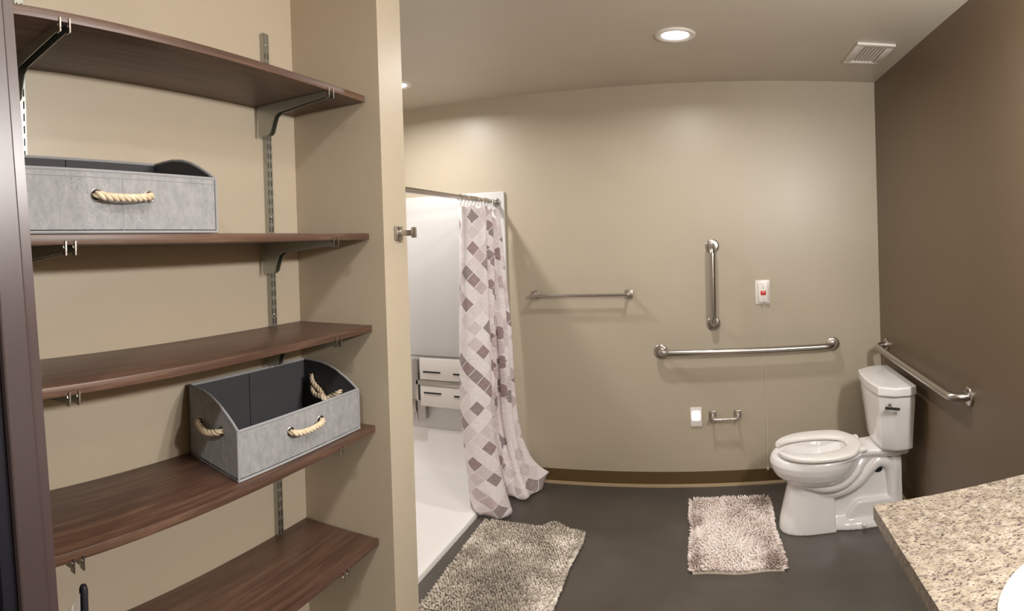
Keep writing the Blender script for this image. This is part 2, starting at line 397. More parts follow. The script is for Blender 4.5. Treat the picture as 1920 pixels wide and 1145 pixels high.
# arc length at mid for UV
L_, acc = [0], 0
pv = None
for i in range(NU + 1):
    q = [sum(curt(i / NU, z)[k] for z in (1.6, .9, .25)) / 3 for k in (0, 1)]
    if pv: acc += math.hypot(q[0] - pv[0], q[1] - pv[1]); L_.append(acc)
    pv = q
bm = NB(); uvl = bm.loops.layers.uv.new('UVMap'); G = []
for j in range(NV + 1):
    z = 1.718 * (1 - j / NV)
    row = []
    for i in range(NU + 1):
        s = i / NU; x, y = curt(s, max(z, 0)); zz = z
        hem = 1 - min(z / .18, 1)
        lift = .012 + .012 * math.sin(s * 40) * hem + (.055 * max(0, (s - .93) / .07) ** 1.5) * hem
        x += (.006 * noise.noise(Vector((s * 9, z * 3, 0)))) + .010 * hem * math.sin(s * 55 + 1)
        y += (.006 * noise.noise(Vector((s * 9, z * 3, 5)))) - .008 * hem * math.cos(s * 47)
        if s > .42: x += .011 * math.sin(s * 92) * min(1, (s - .42) / .08) * min(1, z / .5)
        if z > 1.55:
            x += .006 * math.sin(s * 75) * (z - 1.55) / .18
        zz = z * (1 - 0.0) + lift * (1 - min(z / .3, 1)) + .006 * math.sin(s * 63) * max(0, (z - 1.6) / .13)
        y = min(y, D - .035)
        row.append(bm.verts.new((x, y, max(zz, .034 if x < -1.285 else .012))))
    G.append(row)
for j in range(NV):
    for i in range(NU):
        f = bm.faces.new([G[j][i], G[j + 1][i], G[j + 1][i + 1], G[j][i + 1]])
        for lp, (a_, b_) in zip(f.loops, ((i, j), (i, j + 1), (i + 1, j + 1), (i + 1, j))):
            lp[uvl].uv = (L_[a_] * 1.0, 1.728 * (1 - b_ / NV))
c_ = obj('shower_curtain', bm, M_curt, angle=180)
md = c_.modifiers.new('thick', 'SOLIDIFY'); md.thickness = .0016; md.offset = 0
tag(c_, 'white and mauve diamond print curtain bunched at the shower opening', 'shower curtain')
# hooks
hs = [.03, .10, .17, .26, .34, .42, .50, .57, .64, .72, .80, .90]
hp = [(i, 3.04 + .56 * i / 11) for i in range(12)]
ORD = ['first', 'second', 'third', 'fourth', 'fifth', 'sixth', 'seventh', 'eighth', 'ninth', 'tenth', 'eleventh', 'twelfth']
bm = NB()
ring = arc((0, 0, 0), .0175, -.4 * PI, 1.4 * PI, 22, (1, 0, 0), (0, 0, 1))
tube(bm, ring, .0016, 6)
tube(bm, [(.0045, 0, -.0168), (.006, .002, -.026), (-.001, .004, -.036), (.000, .002, -.048), (.004, 0, -.056), (.0, 0, -.068)], .0015, 6)
hk = None
for i, y in hp:
    loc = Vector((RODX, y, RODZ - .002))
    if hk is None:
        me_bm = bm
        hk = obj('curtain_hook', bm, M_satin); hk_off = hk.location.copy(); o = hk
    else:
        o = hk.copy(); COL.objects.link(o)
    o.location = hk_off + loc; o.rotation_euler = (0, 0, .5 * math.sin(i * 2.3))
    tag(o, 'thin wire curtain hook, %s along the rod counting from the opening towards the back wall' % ORD[i], 'curtain hook', 'wire hooks along the curtain rod')

# ------------------------------------------------------------------ shelves
SX = -.8095; SH = [1.8958, 1.5507, 1.3204, 1.0692, .7863]
TH = .0165
SL = ['topmost of five', 'second from the top, under the pale bin', 'third from the top, empty', 'fourth from the top, under the open grey bin', 'lowest in view, empty']
for z, l in zip(SH, SL):
    bm = NB(); box(bm, XL + .002, SX, YA + .003, YS - .003, z - TH, z, .0015)
    tag(obj('shelf_board', bm, M_wood), 'dark walnut shelf board in the alcove, ' + l, 'shelf', 'walnut boards in the alcove')
# slotted standards
def standard(y, label):
    z0, z1, wd, dp = .12, 2.075, .0205, .0125
    t = thing('shelf_standard', label, 'shelf standard', (XL, y, z0), 'slotted shelf standards')
    bm = NB()
    box(bm, XL + .0005, XL + dp, y - wd / 2, y - wd / 2 + .0015, z0, z1); box(bm, XL + .0005, XL + dp, y + wd / 2 - .0015, y + wd / 2, z0, z1)
    ys = [y - wd / 2, y - .0062, y - .0035, y + .0035, y + .0062, y + wd / 2]; x = XL + dp
    zz = z0; pitch = .0235; hs_ = .0145
    zl = [z0]
    k = 0
    while zl[-1] < z1 - .07:
        zl += [zl[-1] + (pitch - hs_), zl[-1] + pitch]
    zl.append(z1)
    V_ = [[bm.verts.new((x, yy, z)) for yy in ys] for z in zl]
    for r in range(len(zl) - 1):
        for c in range(5):
            if c in (1, 3) and r % 2 == 1: continue
            bm.faces.new([V_[r][c], V_[r][c + 1], V_[r + 1][c + 1], V_[r + 1][c]])
    obj('channel', bm, M_zinc, t, smooth=False)
    bm = NB(); box(bm, XL + .0006, XL + .002, y - wd / 2 + .002, y + wd / 2 - .002, z0, z1); obj('slot_shade_plate', bm, M_dark, t, smooth=False)  # black plate paints the shade inside the slots
    for zs_ in (2.045, 1.60, 1.35, .9):
        bm = NB(); disc(bm, (x, y, zs_), (1, 0, 0), .0045, .002, 14, 1); obj('screw', bm, M_chrome, t)
    return t
st1 = standard(.478, 'near slotted metal standard, at the left edge of the alcove beside the door frame')
st2 = dup(st1, (XL, 1.160, .12), 'far slotted metal standard, close to the corner on the alcove back wall')
# brackets
def bracket(y, zt):
    t = thing('shelf_bracket', '', 'shelf bracket', (XL + .0145, y, zt - .12), 'steel brackets under the alcove shelves')
    x0 = XL + .0135
    P = [(x0, 0), (SX - .006, 0), (SX - .004, -.008), (SX - .010, -.012), (-.90, -.019), (-.962, -.025), (-.974, -.032), (-.980, -.044), (-.990, -.070), (-.997, -.0755), (x0, -.0755)]
    P = [(a, b_ + zt - .0006) for a, b_ in P]
    for s in (-1, 1):
        bm = NB(); prism(bm, P, y + s * .0085 - .0009, y + s * .0085 + .0009, 'y'); obj('side_plate', bm, M_zinc, t, smooth=False)
    bm = NB(); box(bm, x0, SX - .012, y - .0075, y + .0075, zt - .0025, zt - .0008); obj('top_web', bm, M_dark, t, smooth=False)  # web coloured near-black as the shade between the side plates
    for s in (-1, 1):
        bm = NB(); prism(bm, [(SX + .0004, -.016 + zt), (SX + .0030, -.014 + zt), (SX + .0030, .006 + zt), (SX + .0004, .007 + zt)], y + s * .0085 - .0013, y + s * .0085 + .0013, 'y')
        prism(bm, [(SX - .008, -.016 + zt), (SX + .0030, -.016 + zt), (SX + .0030, -.009 + zt), (SX - .008, -.003 + zt)], y + s * .0085 - .0011, y + s * .0085 + .0011, 'y')
        obj('lip', bm, M_satin, t, smooth=False)
    return t
b0 = None
SN = ['topmost', 'second', 'third', 'fourth', 'lowest']
for y, side in ((.452, 'near'), (1.130, 'far')):
    for k, z in enumerate(SH):
        zt = z - TH
        lab = 'steel bracket at the %s end of the %s shelf' % (side, SN[k] if k in (0, 4) else SN[k] + ' highest')
        if b0 is None: b0 = bracket(y, zt); b0['label'] = lab
        else: dup(b0, (XL + .0145, y, zt - .12), lab)

# ------------------------------------------------------------------ rope + bins
def rope_bm(path, r, turns_per_m=30, seg=8):
    path = [Vector(p) for p in path]
    # resample
    d = [0]
    for a, b_ in zip(path, path[1:]): d.append(d[-1] + (b_ - a).length)
    n = max(12, int(d[-1] / .0022)); P = []
    for i in range(n + 1):
        t = d[-1] * i / n; k = 0
        while k < len(d) - 2 and d[k + 1] < t: k += 1
        f = (t - d[k]) / max(d[k + 1] - d[k], 1e-9); P.append(path[k].lerp(path[k + 1], f))
    fr = frames(P); bm = NB()
    for s in range(3):
        Q = []
        for i, p in enumerate(P):
            a = 2 * PI * (s / 3 + i / n * d[-1] * turns_per_m / 1.0)
            Q.append(p + (fr[i][1] * math.cos(a) + fr[i][2] * math.sin(a)) * r * .50)
        rr = [r * .55 * min(1, .35 + 5 * min(i, n - i) / n) for i in range(n + 1)]
        tube(bm, Q, rr, seg)
    return bm
def smooth_path(pts, n=8):
    out = []
    P = [Vector(p) for p in pts]
    for i in range(len(P) - 1):
        p0, p1, p2, p3 = P[max(i - 1, 0)], P[i], P[i + 1], P[min(i + 2, len(P) - 1)]
        for k in range(n):
            f = k / n
            out.append(.5 * ((2 * p1) + (p2 - p0) * f + (2 * p0 - 5 * p1 + 4 * p2 - p3) * f * f + (3 * p1 - p0 - 3 * p2 + p3) * f ** 3))
    out.append(P[-1]); return out
def side_prof(hf, hb):
    """(t from front 0 to back 1, height)"""
    return [(0, hf), (.10, hf + (hb - hf) * .24), (.22, hf + (hb - hf) * .48), (.36, hf + (hb - hf) * .72), (.50, hf + (hb - hf) * .88), (.66, hf + (hb - hf) * .98), (.82, hb), (1, hb)]
def make_bin(fl_, fr_, bl_, br_, z, hf, hb, label):
    """corner points in plan: front-left, front-right, back-left, back-right"""
    fl_, fr_, bl_, br_ = [Vector((p[0], p[1], z)) for p in (fl_, fr_, bl_, br_)]
    c = (fl_ + fr_ + bl_ + br_) / 4
    t = thing('storage_bin', label, 'storage bin', (c.x, c.y, z + .0004))
    TK = .0035; up = Vector((0, 0, 1))
    cen = c
    def panel(name, a, b_, prof, inward):
        """vertical panel from a to b_, prof = [(t,h)]; outer face material 0, inner 1"""
        inn = inward.normalized() * TK; bm = NB()
        lo = [a.lerp(b_, q) + up * .001 for q, h in prof]; hi = [a.lerp(b_, q) + up * h for q, h in prof]
        n = len(prof)
        vo = [[bm.verts.new(p) for p in row] for row in (lo, hi)]; vi = [[bm.verts.new(p + inn) for p in row] for row in (lo, hi)]
        for i in range(n - 1):
            bm.faces.new([vo[0][i], vo[0][i + 1], vo[1][i + 1], vo[1][i]]).material_index = 0
            bm.faces.new([vi[0][i], vi[1][i], vi[1][i + 1], vi[0][i + 1]]).material_index = 1
            bm.faces.new([vo[1][i], vo[1][i + 1], vi[1][i + 1], vi[1][i]]).material_index = 0
            bm.faces.new([vo[0][i], vi[0][i], vi[0][i + 1], vo[0][i + 1]]).material_index = 0
        for i in (0, n - 1): bm.faces.new([vo[0][i], vo[1][i], vi[1][i], vi[0][i]]).material_index = 0
        p = obj(name, bm, [M_conc, M_linen], t, smooth=False)
        # binding along the top, seam tape
        bm = NB(); tube(bm, [q + inn * .5 for q in hi], .0031, 8); obj('binding', bm, M_bind, p)
        return p
    fwd = (fl_ - bl_)
    front = panel('front_panel', fl_, fr_, [(i / 10, hf) for i in range(11)], bl_ - fl_)
    back = panel('back_panel', bl_, br_, [(i / 10, hb) for i in range(11)], fl_ - bl_)
    pr = side_prof(hf, hb)
    left = panel('side_panel', fl_, bl_, pr, fr_ - fl_); right = panel('side_panel', fr_, br_, pr, fl_ - fr_)
    bm = NB(); vs = [bm.verts.new(p + up * .003) for p in (fl_, fr_, br_, bl_)]; f = bm.faces.new(vs)
    r_ = bmesh.ops.extrude_face_region(bm, geom=[f]); bmesh.ops.translate(bm, vec=(0, 0, .004), verts=[v for v in r_['geom'] if isinstance(v, bmesh.types.BMVert)])
    bot = obj('bottom_panel', bm, M_linen, t, smooth=False)
    # centre fold seams and stitching line, corner tape
    out = (fl_ - bl_).normalized()
    bm = NB(); m_ = fl_.lerp(fr_, .5) + out * .0002; tube(bm, [m_ + up * .004, m_ + up * (hf - .003)], .0007, 6)
    tube(bm, [fl_ + out * .0002 + up * (hf - .010), fr_ + out * .0002 + up * (hf - .010)], .0005, 6); obj('seam', bm, M_bind, front)
    bm = NB(); m_ = bl_.lerp(br_, .47) + out * .0042; tube(bm, [m_ + up * .006, m_ + up * (hb - .003)], .0009, 6); obj('seam', bm, M_dark, back)
    for a in (fl_, fr_):
        bm = NB(); tube(bm, [a + up * .001, a + up * hf], .0026, 8); obj('corner_tape', bm, M_bind, front)
    bm = NB(); tube(bm, [fl_ + out * .001 + up * .003, fr_ + out * .001 + up * .003], .0026, 8); obj('hem_tape', bm, M_bind, front)
    def grom(p, ax, par):
        bm = NB(); u = Vector((0, 0, 1)); v = Vector(ax).cross(u).normalized()
        tube(bm, arc(p, .0092, 0, 2 * PI, 24, u, v), .0014, 8, cap=False); obj('grommet', bm, M_satin, par)
        bm = NB(); disc(bm, p - Vector(ax) * .0002, ax, .0085, .0006, 20); obj('grommet_hole', bm, M_dark, par)
    along = (fr_ - fl_).normalized()
    mid = fl_.lerp(fr_, .5) + up * (.062 if hf > .09 else .05)
    g1, g2 = mid - along * .052, mid + along * .052
    for g in (g1, g2): grom(g + out * .0012, out, front)
    obj('rope_handle', rope_bm(smooth_path([g1 - out * .006, g1 + out * .009, mid - along * .035 + out * .016 - up * .004, mid + out * .018 - up * .005, mid + along * .035 + out * .016 - up * .003, g2 + out * .009, g2 - out * .006]), .0066), M_rope, front)
    for (a, b_, par, sgn) in ((fl_, bl_, left, -1), (fr_, br_, right, 1)):
        o2 = along * sgn; al = (b_ - a).normalized(); md_ = a.lerp(b_, .52) + up * .085
        h1, h2 = md_ - al * .044, md_ + al * .044
        for g in (h1, h2): grom(g + o2 * .001, o2, par)
        if sgn < 0:
            obj('rope_handle', rope_bm(smooth_path([h1 - o2 * .006, h1 + o2 * .009, md_ + o2 * .017 - up * .008, h2 + o2 * .009, h2 - o2 * .006]), .0066), M_rope, par)
        else:
            obj('rope_handle', rope_bm(smooth_path([h1 + o2 * .002, h1 - o2 * .010, md_ - al * .018 - o2 * .013 - up * .014, md_ - o2 * .019 - up * .020, md_ + al * .020 - o2 * .014 - up * .006, h2 + al * .006 - o2 * .012 + up * .014, h2 + al * .008 - o2 * .014 + up * .034]), .0066), M_rope, par)
            obj('rope_tail', rope_bm(smooth_path([h2 + al * .010 - o2 * .012 + up * .004, h2 - al * .010 - o2 * .022 - up * .014, md_ + al * .002 - o2 * .024 - up * .018, md_ - al * .008 - o2 * .020 - up * .040, md_ - al * .008 - o2 * .018 - up * .056]), .0066), M_rope, par)
    return t
make_bin((-.812, .347), (-.812, .762), (-1.030, .372), (-1.030, .790), SH[1], .1005, .156, 'pale grey fabric bin on the second shelf, partly hidden by the door frame')
make_bin((-.833, .820), (-.829, 1.234), (-1.030, .866), (-1.020, 1.262), SH[3], .0975, .1525, 'open grey fabric bin with charcoal lining on the fourth shelf by the corner')

# ------------------------------------------------------------------ door and its frame (leans slightly)
def lean(bm):
    for v in bm.verts: v.co.y += -.0566 * (v.co.z - 1.07)
bm = NB(); prism(bm, [(-.7675, .312), (-.700, .309), (-.698, .311), (-.698, .343), (-.700, .3455), (-.7675, .350)], 0.0, 2.2, 'z'); lean(bm)
fr_o = structure('trim_1', bm, M_frame, label='taupe brown metal door frame at the left edge', cat='door frame', smooth=False)
bm = NB(); prism(bm, [(-.7675, .3505), (-.703, .3465), (-.703, .361), (-.7675, .366)], 0.0, 2.2, 'z'); lean(bm); obj('frame_return', bm, M_frame2, fr_o, smooth=False)
bm = NB(); prism(bm, [(-.7675, .286), (-.715, .290), (-.712, .308), (-.7675, .310)], 0.0, 2.2, 'z'); lean(bm); obj('gap_shade', bm, M_blk, fr_o, smooth=False)  # black strip stands in for the shade in the deep door gap
bm = NB(); prism(bm, [(-.765, -.62), (-.725, -.62), (-.725, .286), (-.765, .284)], 0.005, 2.15, 'z'); lean(bm)
structure('door_1', bm, M_door, label='dark reddish wooden door at the far left', cat='door', smooth=False)
# strike lip with rod
t_ = thing('door_latch', 'curved silver plate with a black upright rod beside the door frame', 'latch', (-.73, .39, .90))
bm = NB(); path = [(-.712, .352), (-.722, .372), (-.733, .392), (-.742, .408), (-.747, .418)]
zt = [1.029, 1.0315, 1.0345, 1.038, 1.043]
for k in range(len(path) - 1):
    (x0, y0), (x1, y1) = path[k], path[k + 1]
    vs = [(x0, y0, .90), (x1, y1, .90), (x1, y1, zt[k + 1]), (x0, y0, zt[k])]
    a = [bm.verts.new(v) for v in vs]; b_ = [bm.verts.new((v[0] - .0012, v[1] + .0012, v[2])) for v in vs]
    bm.faces.new(a); bm.faces.new(b_[::-1])
    for i in range(4): bm.faces.new([a[i], a[(i + 1) % 4], b_[(i + 1) % 4], b_[i]])
bmesh.ops.remove_doubles(bm, verts=bm.verts, dist=.0001)
obj('strike_plate', bm, mat('pale_brushed_plate', (.72, .68, .62, 1), .5, .8), t_, angle=60)
bm = NB(); tube(bm, [(-.757, .430, .90), (-.757, .430, 1.042), (-.757, .430, 1.0465)], [.0064, .0064, .0045], 18); obj('rod', bm, M_blk, t_)

# ------------------------------------------------------------------ robe hook on the wall end
t_ = thing('robe_hook', 'square satin nickel robe hook on the beige wall end', 'hook', (XP, 1.347, 1.53))
bm = NB(); box(bm, XP + .0004, XP + .010, 1.331, 1.363, 1.531, 1.567, .003); obj('back_plate', bm, M_satin, t_)
bm = NB(); box(bm, XP + .009, XP + .048, 1.340, 1.354, 1.541, 1.557, .0025); obj('arm', bm, M_satin, t_)
bm = NB(); box(bm, XP + .046, XP + .052, 1.336, 1.358, 1.536, 1.563, .002); obj('end_plate', bm, M_satin, t_)

# ------------------------------------------------------------------ bars on the back wall
t_ = thing('towel_bar', 'straight satin towel bar with square posts between curtain and upright grab bar', 'towel bar', (-.80, D, 1.15))
for x in (-1.093, -.501):
    bm = NB(); box(bm, x - .024, x + .024, D - .012, D - .0004, 1.150, 1.200, .004); o = obj('post', bm, M_satin, t_)
    bm = NB(); box(bm, x - .009, x + .009, D - .078, D - .011, 1.163, 1.188, .003); obj('arm', bm, M_satin, o)
bm = NB(); tube(bm, [(-1.100, D - .066, 1.1755), (-.494, D - .066, 1.1755)], .0085, 16); obj('bar', bm, M_steel, t_)

def grab_bar(a, b_, nrm, r, stand, label, bend=.058):
    a, b_, nrm = Vector(a), Vector(b_), Vector(nrm); d = (b_ - a).normalized()
    t = thing('grab_bar', label, 'grab bar', ((a + b_) / 2 - Vector((0, 0, .04))))
    pa = [a + nrm * .004] + [a + nrm * (stand - bend)] if stand > bend else [a + nrm * .004]
    def bendp(p, dd):
        c = p + nrm * (stand - bend) + dd * bend
        return [c - dd * bend * math.cos(q) + nrm * bend * math.sin(q) for q in [i * PI / 2 / 10 for i in range(11)]]
    path = [a + nrm * .004] + bendp(a, d) + bendp(b_, -d)[::-1] + [b_ + nrm * .004]
    bm = NB(); tube(bm, path, r, 24); obj('rail', bm, M_steel, t)
    for p in (a, b_):
        bm = NB(); disc(bm, p + nrm * .0004, nrm, .041, .011, 36, 1); obj('flange', bm, M_steel, t)
    return t
NBK = (0, -1, 0)
grab_bar((.012, D, 1.452), (.007, D, .984), NBK, .0188, .075, 'short upright steel grab bar left of the white alarm plate')
grab_bar((-.318, D, .823), (.735, D, .826), NBK, .0188, .075, 'long horizontal steel grab bar on the taupe back wall')
grab_bar((XR, 3.500, .823), (XR, 2.300, .810), (-1, 0, 0), .0188, .075, 'steel grab bar on the dark brown wall above the toilet tank')

t_ = thing('toilet_paper_holder', 'empty chrome toilet paper holder low on the wall beside the night light', 'toilet paper holder', (.06, D, .40))
for x in (-.016, .136):
    bm = NB(); box(bm, x - .022, x + .022, D - .012, D - .0004, .407, .455, .004); o = obj('post', bm, M_satin, t_)
    bm = NB(); box(bm, x - .008, x + .008, D - .082, D - .011, .408, .436, .004); obj('arm', bm, M_satin, o)
bm = NB(); tube(bm, [(-.012, D - .070, .4215), (.132, D - .070, .4215)], .0078, 16); obj('roller', bm, M_chrome, t_)

t_ = thing('night_light', 'white wall plate with a glowing night light left of the paper holder', 'night light', (-.115, D, .36))
bm = NB(); box(bm, -.150, -.080, D - .008, D - .0004, .362, .479, .003); obj('plate', bm, M_white, t_)
bm = NB(); box(bm, -.138, -.092, D - .013, D - .0075, .402, .455, .005, 3); obj('lens', bm, M_night, t_)

t_ = thing('alarm_pull_station', 'white emergency call plate with a red button and long pull cord', 'emergency alarm', (.31, D, 1.09))
bm = NB(); box(bm, .2655, .3545, D - .007, D - .0004, 1.093, 1.237, .003); obj('plate', bm, M_white, t_)
bm = NB(); box(bm, .2820, .3405, D - .026, D - .0065, 1.110, 1.222, .003)
hz = obj('housing', bm, M_white, t_)
bm = NB(); prism(bm, [(.283, 1.110), (.34, 1.110), (.335, 1.106), (.32, 1.106), (.3115, 1.1095), (.303, 1.106), (.288, 1.106)], D - .026, D - .010, 'y'); obj('cord_guide', bm, M_white, hz, smooth=False)
bm = NB(); box(bm, .2955, .3275, D - .0285, D - .0255, 1.148, 1.174, .0015); rb = obj('red_button', bm, M_red, t_)
bm = NB(); prism(bm, [(.3000, 1.1705), (.3230, 1.1705), (.3115, 1.1555)], D - .0292, D - .0284, 'y'); obj('symbol', bm, M_pinkmark, rb, smooth=False)
bm = NB(); box(bm, .3085, .3145, D - .0298, D - .0291, 1.162, 1.1665); box(bm, .310, .313, D - .0298, D - .0291, 1.1585, 1.1605); obj('symbol', bm, M_ink, rb, smooth=False)
for (x0, x1, z0, z1) in ((.303, .307, 1.2095, 1.2115), (.3078, .312, 1.2095, 1.2115), (.3128, .3155, 1.2095, 1.2115), (.309, .3145, 1.200, 1.2035), (.3085, .3145, 1.188, 1.193), (.309, .314, 1.1205, 1.1235)):
    bm = NB(); box(bm, x0, x1, D - .0266, D - .0259, z0, z1); obj('lettering', bm, M_ink, hz, smooth=False)
bm = NB(); tube(bm, [(.3115, D - .012, 1.112), (.3115, D - .010, .95), (.3115, D - .012, .5), (.312, D - .016, .105)], .0011, 8); cdn = obj('pull_cord', bm, M_white, t_)
bm = NB(); loft(bm, [[(.312 + r * math.cos(2 * PI * k / 14), D - .016 + r * math.sin(2 * PI * k / 14), z) for k in range(14)] for z, r in ((.110, .002), (.104, .003), (.096, .0055), (.089, .0072), (.084, .0055), (.082, .002))]); obj('cord_knob', bm, M_white, cdn)

# ------------------------------------------------------------------ ceiling fixtures
LL = ['round recessed ceiling light above the bath mats', 'round recessed ceiling light in the shower, mostly behind the wall end', 'round recessed ceiling light above the shelf alcove opening', 'round recessed ceiling light added behind the viewpoint as unseen fill']
first = None
for (x, y, z, pw), lab in zip(DOWN, LL):
    if first: dup(first, (x, y, z), lab); continue
    t_ = first = thing('recessed_light', lab, 'ceiling light', (x, y, z), 'recessed ceiling lights')
    bm = NB(); sg = 48
    loft(bm, [[(x + r * math.cos(2 * PI * k / sg), y + r * math.sin(2 * PI * k / sg), zz) for k in range(sg)] for r, zz in ((.093, z - .0002), (.0925, z - .006), (.088, z - .010), (.074, z - .010), (.064, z - .0045))], cap0=False, cap1=False)
    obj('trim_ring', bm, M_white, t_)
    bm = NB(); disc(bm, (x, y, z - .0002), (0, 0, -1), .0642, .004, 48); obj('lens', bm, M_lamp, t_)
t_ = thing('exhaust_grille', 'white louvred exhaust grille on the ceiling near the dark wall', 'vent', (.84, 3.03, H - .012))
bm = NB(); X0, X1, Y0, Y1 = .742, .938, 2.862, 3.205; q = .036
for a in ((X0, X1, Y0, Y0 + q), (X0, X1, Y1 - q, Y1), (X0, X0 + q, Y0 + q, Y1 - q), (X1 - q, X1, Y0 + q, Y1 - q)): box(bm, *a, H - .012, H - .0004, .0015)
obj('frame', bm, M_white, t_)
bm = NB(); box(bm, X0 + q, X1 - q, Y0 + q, Y1 - q, H - .003, H - .0006); obj('backing', bm, M_dark, t_, smooth=False)  # black sheet paints the shade behind the louvers
for k in range(7):
    xx = X0 + q + .008 + k * .0175
    bm = NB(); prism(bm, [(xx - .004, H - .0035), (xx - .0028, H - .003), (xx + .004, H - .0108), (xx + .0028, H - .0115)], Y0 + q, Y1 - q, 'y'); obj('louver', bm, M_white, t_, smooth=False)

# vanity light (out of frame, on the dark wall above the counter)
t_ = thing('vanity_light', 'bar of frosted bulbs on the dark wall above the vanity counter', 'wall light', (XR, .86, 1.95))
bm = NB(); box(bm, XR - .025, XR - .0005, .52, 1.20, 2.00, 2.07, .004); obj('back_plate', bm, M_satin, t_)
for dy in (-.24, 0, .24):
    bm = NB(); tube(bm, [(XR - .024, VAN[1] + dy, 2.04), (VAN[0], VAN[1] + dy, 2.04), (VAN[0], VAN[1] + dy, 2.02)], .008, 10); obj('arm', bm, M_satin, t_)

# ------------------------------------------------------------------ counter with basin
ZC = .83; CX0 = .385; CY1 = 1.449; CY0 = .20
SC = (.700, .857); SR = (.250, .213)
bm = NB(); seg = 64
out = [(CX0, CY1), (CX0, CY0), (XR - .001, CY0), (XR - .001, CY1)]
def outer(a):
    dx, dy = math.cos(a), math.sin(a); best = 9
    for lim, dd, c in ((CX0, dx, SC[0]), (XR - .001, dx, SC[0]), (CY0, dy, SC[1]), (CY1, dy, SC[1])):
        if abs(dd) > 1e-9:
            tt = (lim - c) / dd
            if tt > 0: best = min(best, tt)
    return (SC[0] + dx * best, SC[1] + dy * best)
angs = sorted([2 * PI * k / seg for k in range(seg)] + [math.atan2(p[1] - SC[1], p[0] - SC[0]) % (2 * PI) for p in out])
O_ = [outer(a) for a in angs]; I_ = [(SC[0] + (SR[0] - .012) * math.cos(a), SC[1] + (SR[1] - .012) * math.sin(a)) for a in angs]
loft(bm, [[(p[0], p[1], ZC) for p in I_], [(p[0], p[1], ZC) for p in O_], [(p[0], p[1], ZC - .036) for p in O_], [(p[0], p[1], ZC - .036) for p in I_], [(p[0], p[1], ZC) for p in I_]], cap0=False, cap1=False)
bmesh.ops.remove_doubles(bm, verts=bm.verts, dist=1e-5)
ct = tag(obj('vanity_counter', bm, M_granite, angle=20), 'speckled cream granite-look vanity counter at the lower right corner', 'counter')
bm = NB(); R_ = []
for sx, z in ((1.0, ZC + .001), (1.0, ZC + .008), (.985, ZC + .013), (.95, ZC + .0145), (.90, ZC + .010), (.86, ZC - .01), (.80, ZC - .06), (.66, ZC - .115), (.40, ZC - .14), (.10, ZC - .145), (.10, ZC - .155), (.42, ZC - .15), (.70, ZC - .125), (.84, ZC - .065), (.90, ZC - .01), (.94, ZC + .001)):
    R_.append([(SC[0] + SR[0] * sx * math.cos(2 * PI * k / 64), SC[1] + SR[1] * sx * math.sin(2 * PI * k / 64), z) for k in range(64)])
R_.append(R_[0]); loft(bm, R_, cap0=False, cap1=False); bmesh.ops.remove_doubles(bm, verts=bm.verts, dist=1e-5)
sk = tag(obj('sink_basin', bm, M_porc, angle=60), 'white oval basin set into the granite-look counter', 'sink')
bm = NB(); disc(bm, (SC[0], SC[1], ZC - .150), (0, 0, 1), .027, .008, 24, 1); obj('drain', bm, M_chrome, sk)

# ------------------------------------------------------------------ toilet
TY = 3.065
t_ = thing('toilet', 'white two-piece toilet with open-front seat against the dark wall', 'toilet', (.62, TY, 0))
def egg(x0, x1, hw, z, n=64, back=.0, p=2.0):
    """closed egg outline: nose at x0, tail at x1, half width hw (widest 58% back)"""
    xc = x0 + (x1 - x0) * .56; out = []
    for k in range(n):
        a = 2 * PI * k / n; c, s = math.cos(a), math.sin(a)
        e = 2 / (p if c < 0 else p + back)
        cx = math.copysign(abs(c) ** e, c); sy = math.copysign(abs(s) ** e, s)
        out.append((xc + cx * ((x1 - xc) if c > 0 else (xc - x0)), TY + sy * hw, z))
    return out
bm = NB()
# bowl outer + inner
rings = [egg(.43, .66, .080, .215), egg(.375, .68, .125, .245), egg(.335, .70, .155, .262), egg(.298, .72, .182, .290), egg(.278, .735, .198, .325), egg(.272, .745, .205, .355), egg(.280, .750, .203, .378), egg(.290, .752, .198, .388, back=1),
         egg(.300, .745, .190, .392, back=1), egg(.335, .68, .140, .390), egg(.345, .675, .132, .375), egg(.37, .66, .115, .33), egg(.41, .63, .085, .275), egg(.45, .60, .055, .245)]
loft(bm, rings)
bowl_inner_ok = True
# pedestal front (skirt): flares to the floor
def ped(x0, x1, hw, z, n=64):
    out = []
    for k in range(n):
        a = 2 * PI * k / n; c, s = math.cos(a), math.sin(a)
        if c < 0: out.append((x0 + .15 + c * .15, TY + math.copysign(abs(s) ** .8, s) * hw, z))
        else: out.append((x0 + .15 + min(1, abs(c) * 1.8) * (x1 - x0 - .15), TY + math.copysign(min(1, abs(s) * 1.0 + (.9 if abs(s) > .05 else 0) * abs(c)), s) * hw, z))
    return out
loft(bm, [ped(.311, .592, .112, .0), ped(.311, .592, .112, .006), ped(.318, .590, .109, .05), ped(.336, .588, .101, .13), ped(.352, .586, .096, .19), ped(.362, .585, .098, .225), ped(.345, .585, .12, .262)])
# rear web, foot and deck
box(bm, .56, .935, TY - .050, TY + .050, .002, .30, .012)
loft(bm, [egg(.50, .962, .118, .0, back=3), egg(.50, .962, .118, .012, back=3), egg(.50, .955, .108, .032, back=3), egg(.50, .95, .07, .05, back=3)])
# back column
loft(bm, [[(x, TY + y * s, z) for x, y in ((.885, -.075), (.92, -.098), (.955, -.085), (.965, -.04), (.965, .04), (.955, .085), (.92, .098), (.885, .075))] for z, s in ((.0, 1.0), (.10, .92), (.20, .88), (.28, .9), (.335, .8), (.352, .6))])
# deck under tank
loft(bm, [[(x, TY + y * s, z) for x, y in ((.66, -.11), (.72, -.10), (.80, -.105), (.90, -.13), (.975, -.135), (.985, -.12), (.985, .12), (.975, .135), (.90, .13), (.80, .105), (.72, .10), (.66, .11))] for z, s in ((.345, .7), (.362, .92), (.374, 1.0), (.390, 1.0), (.396, .97))])
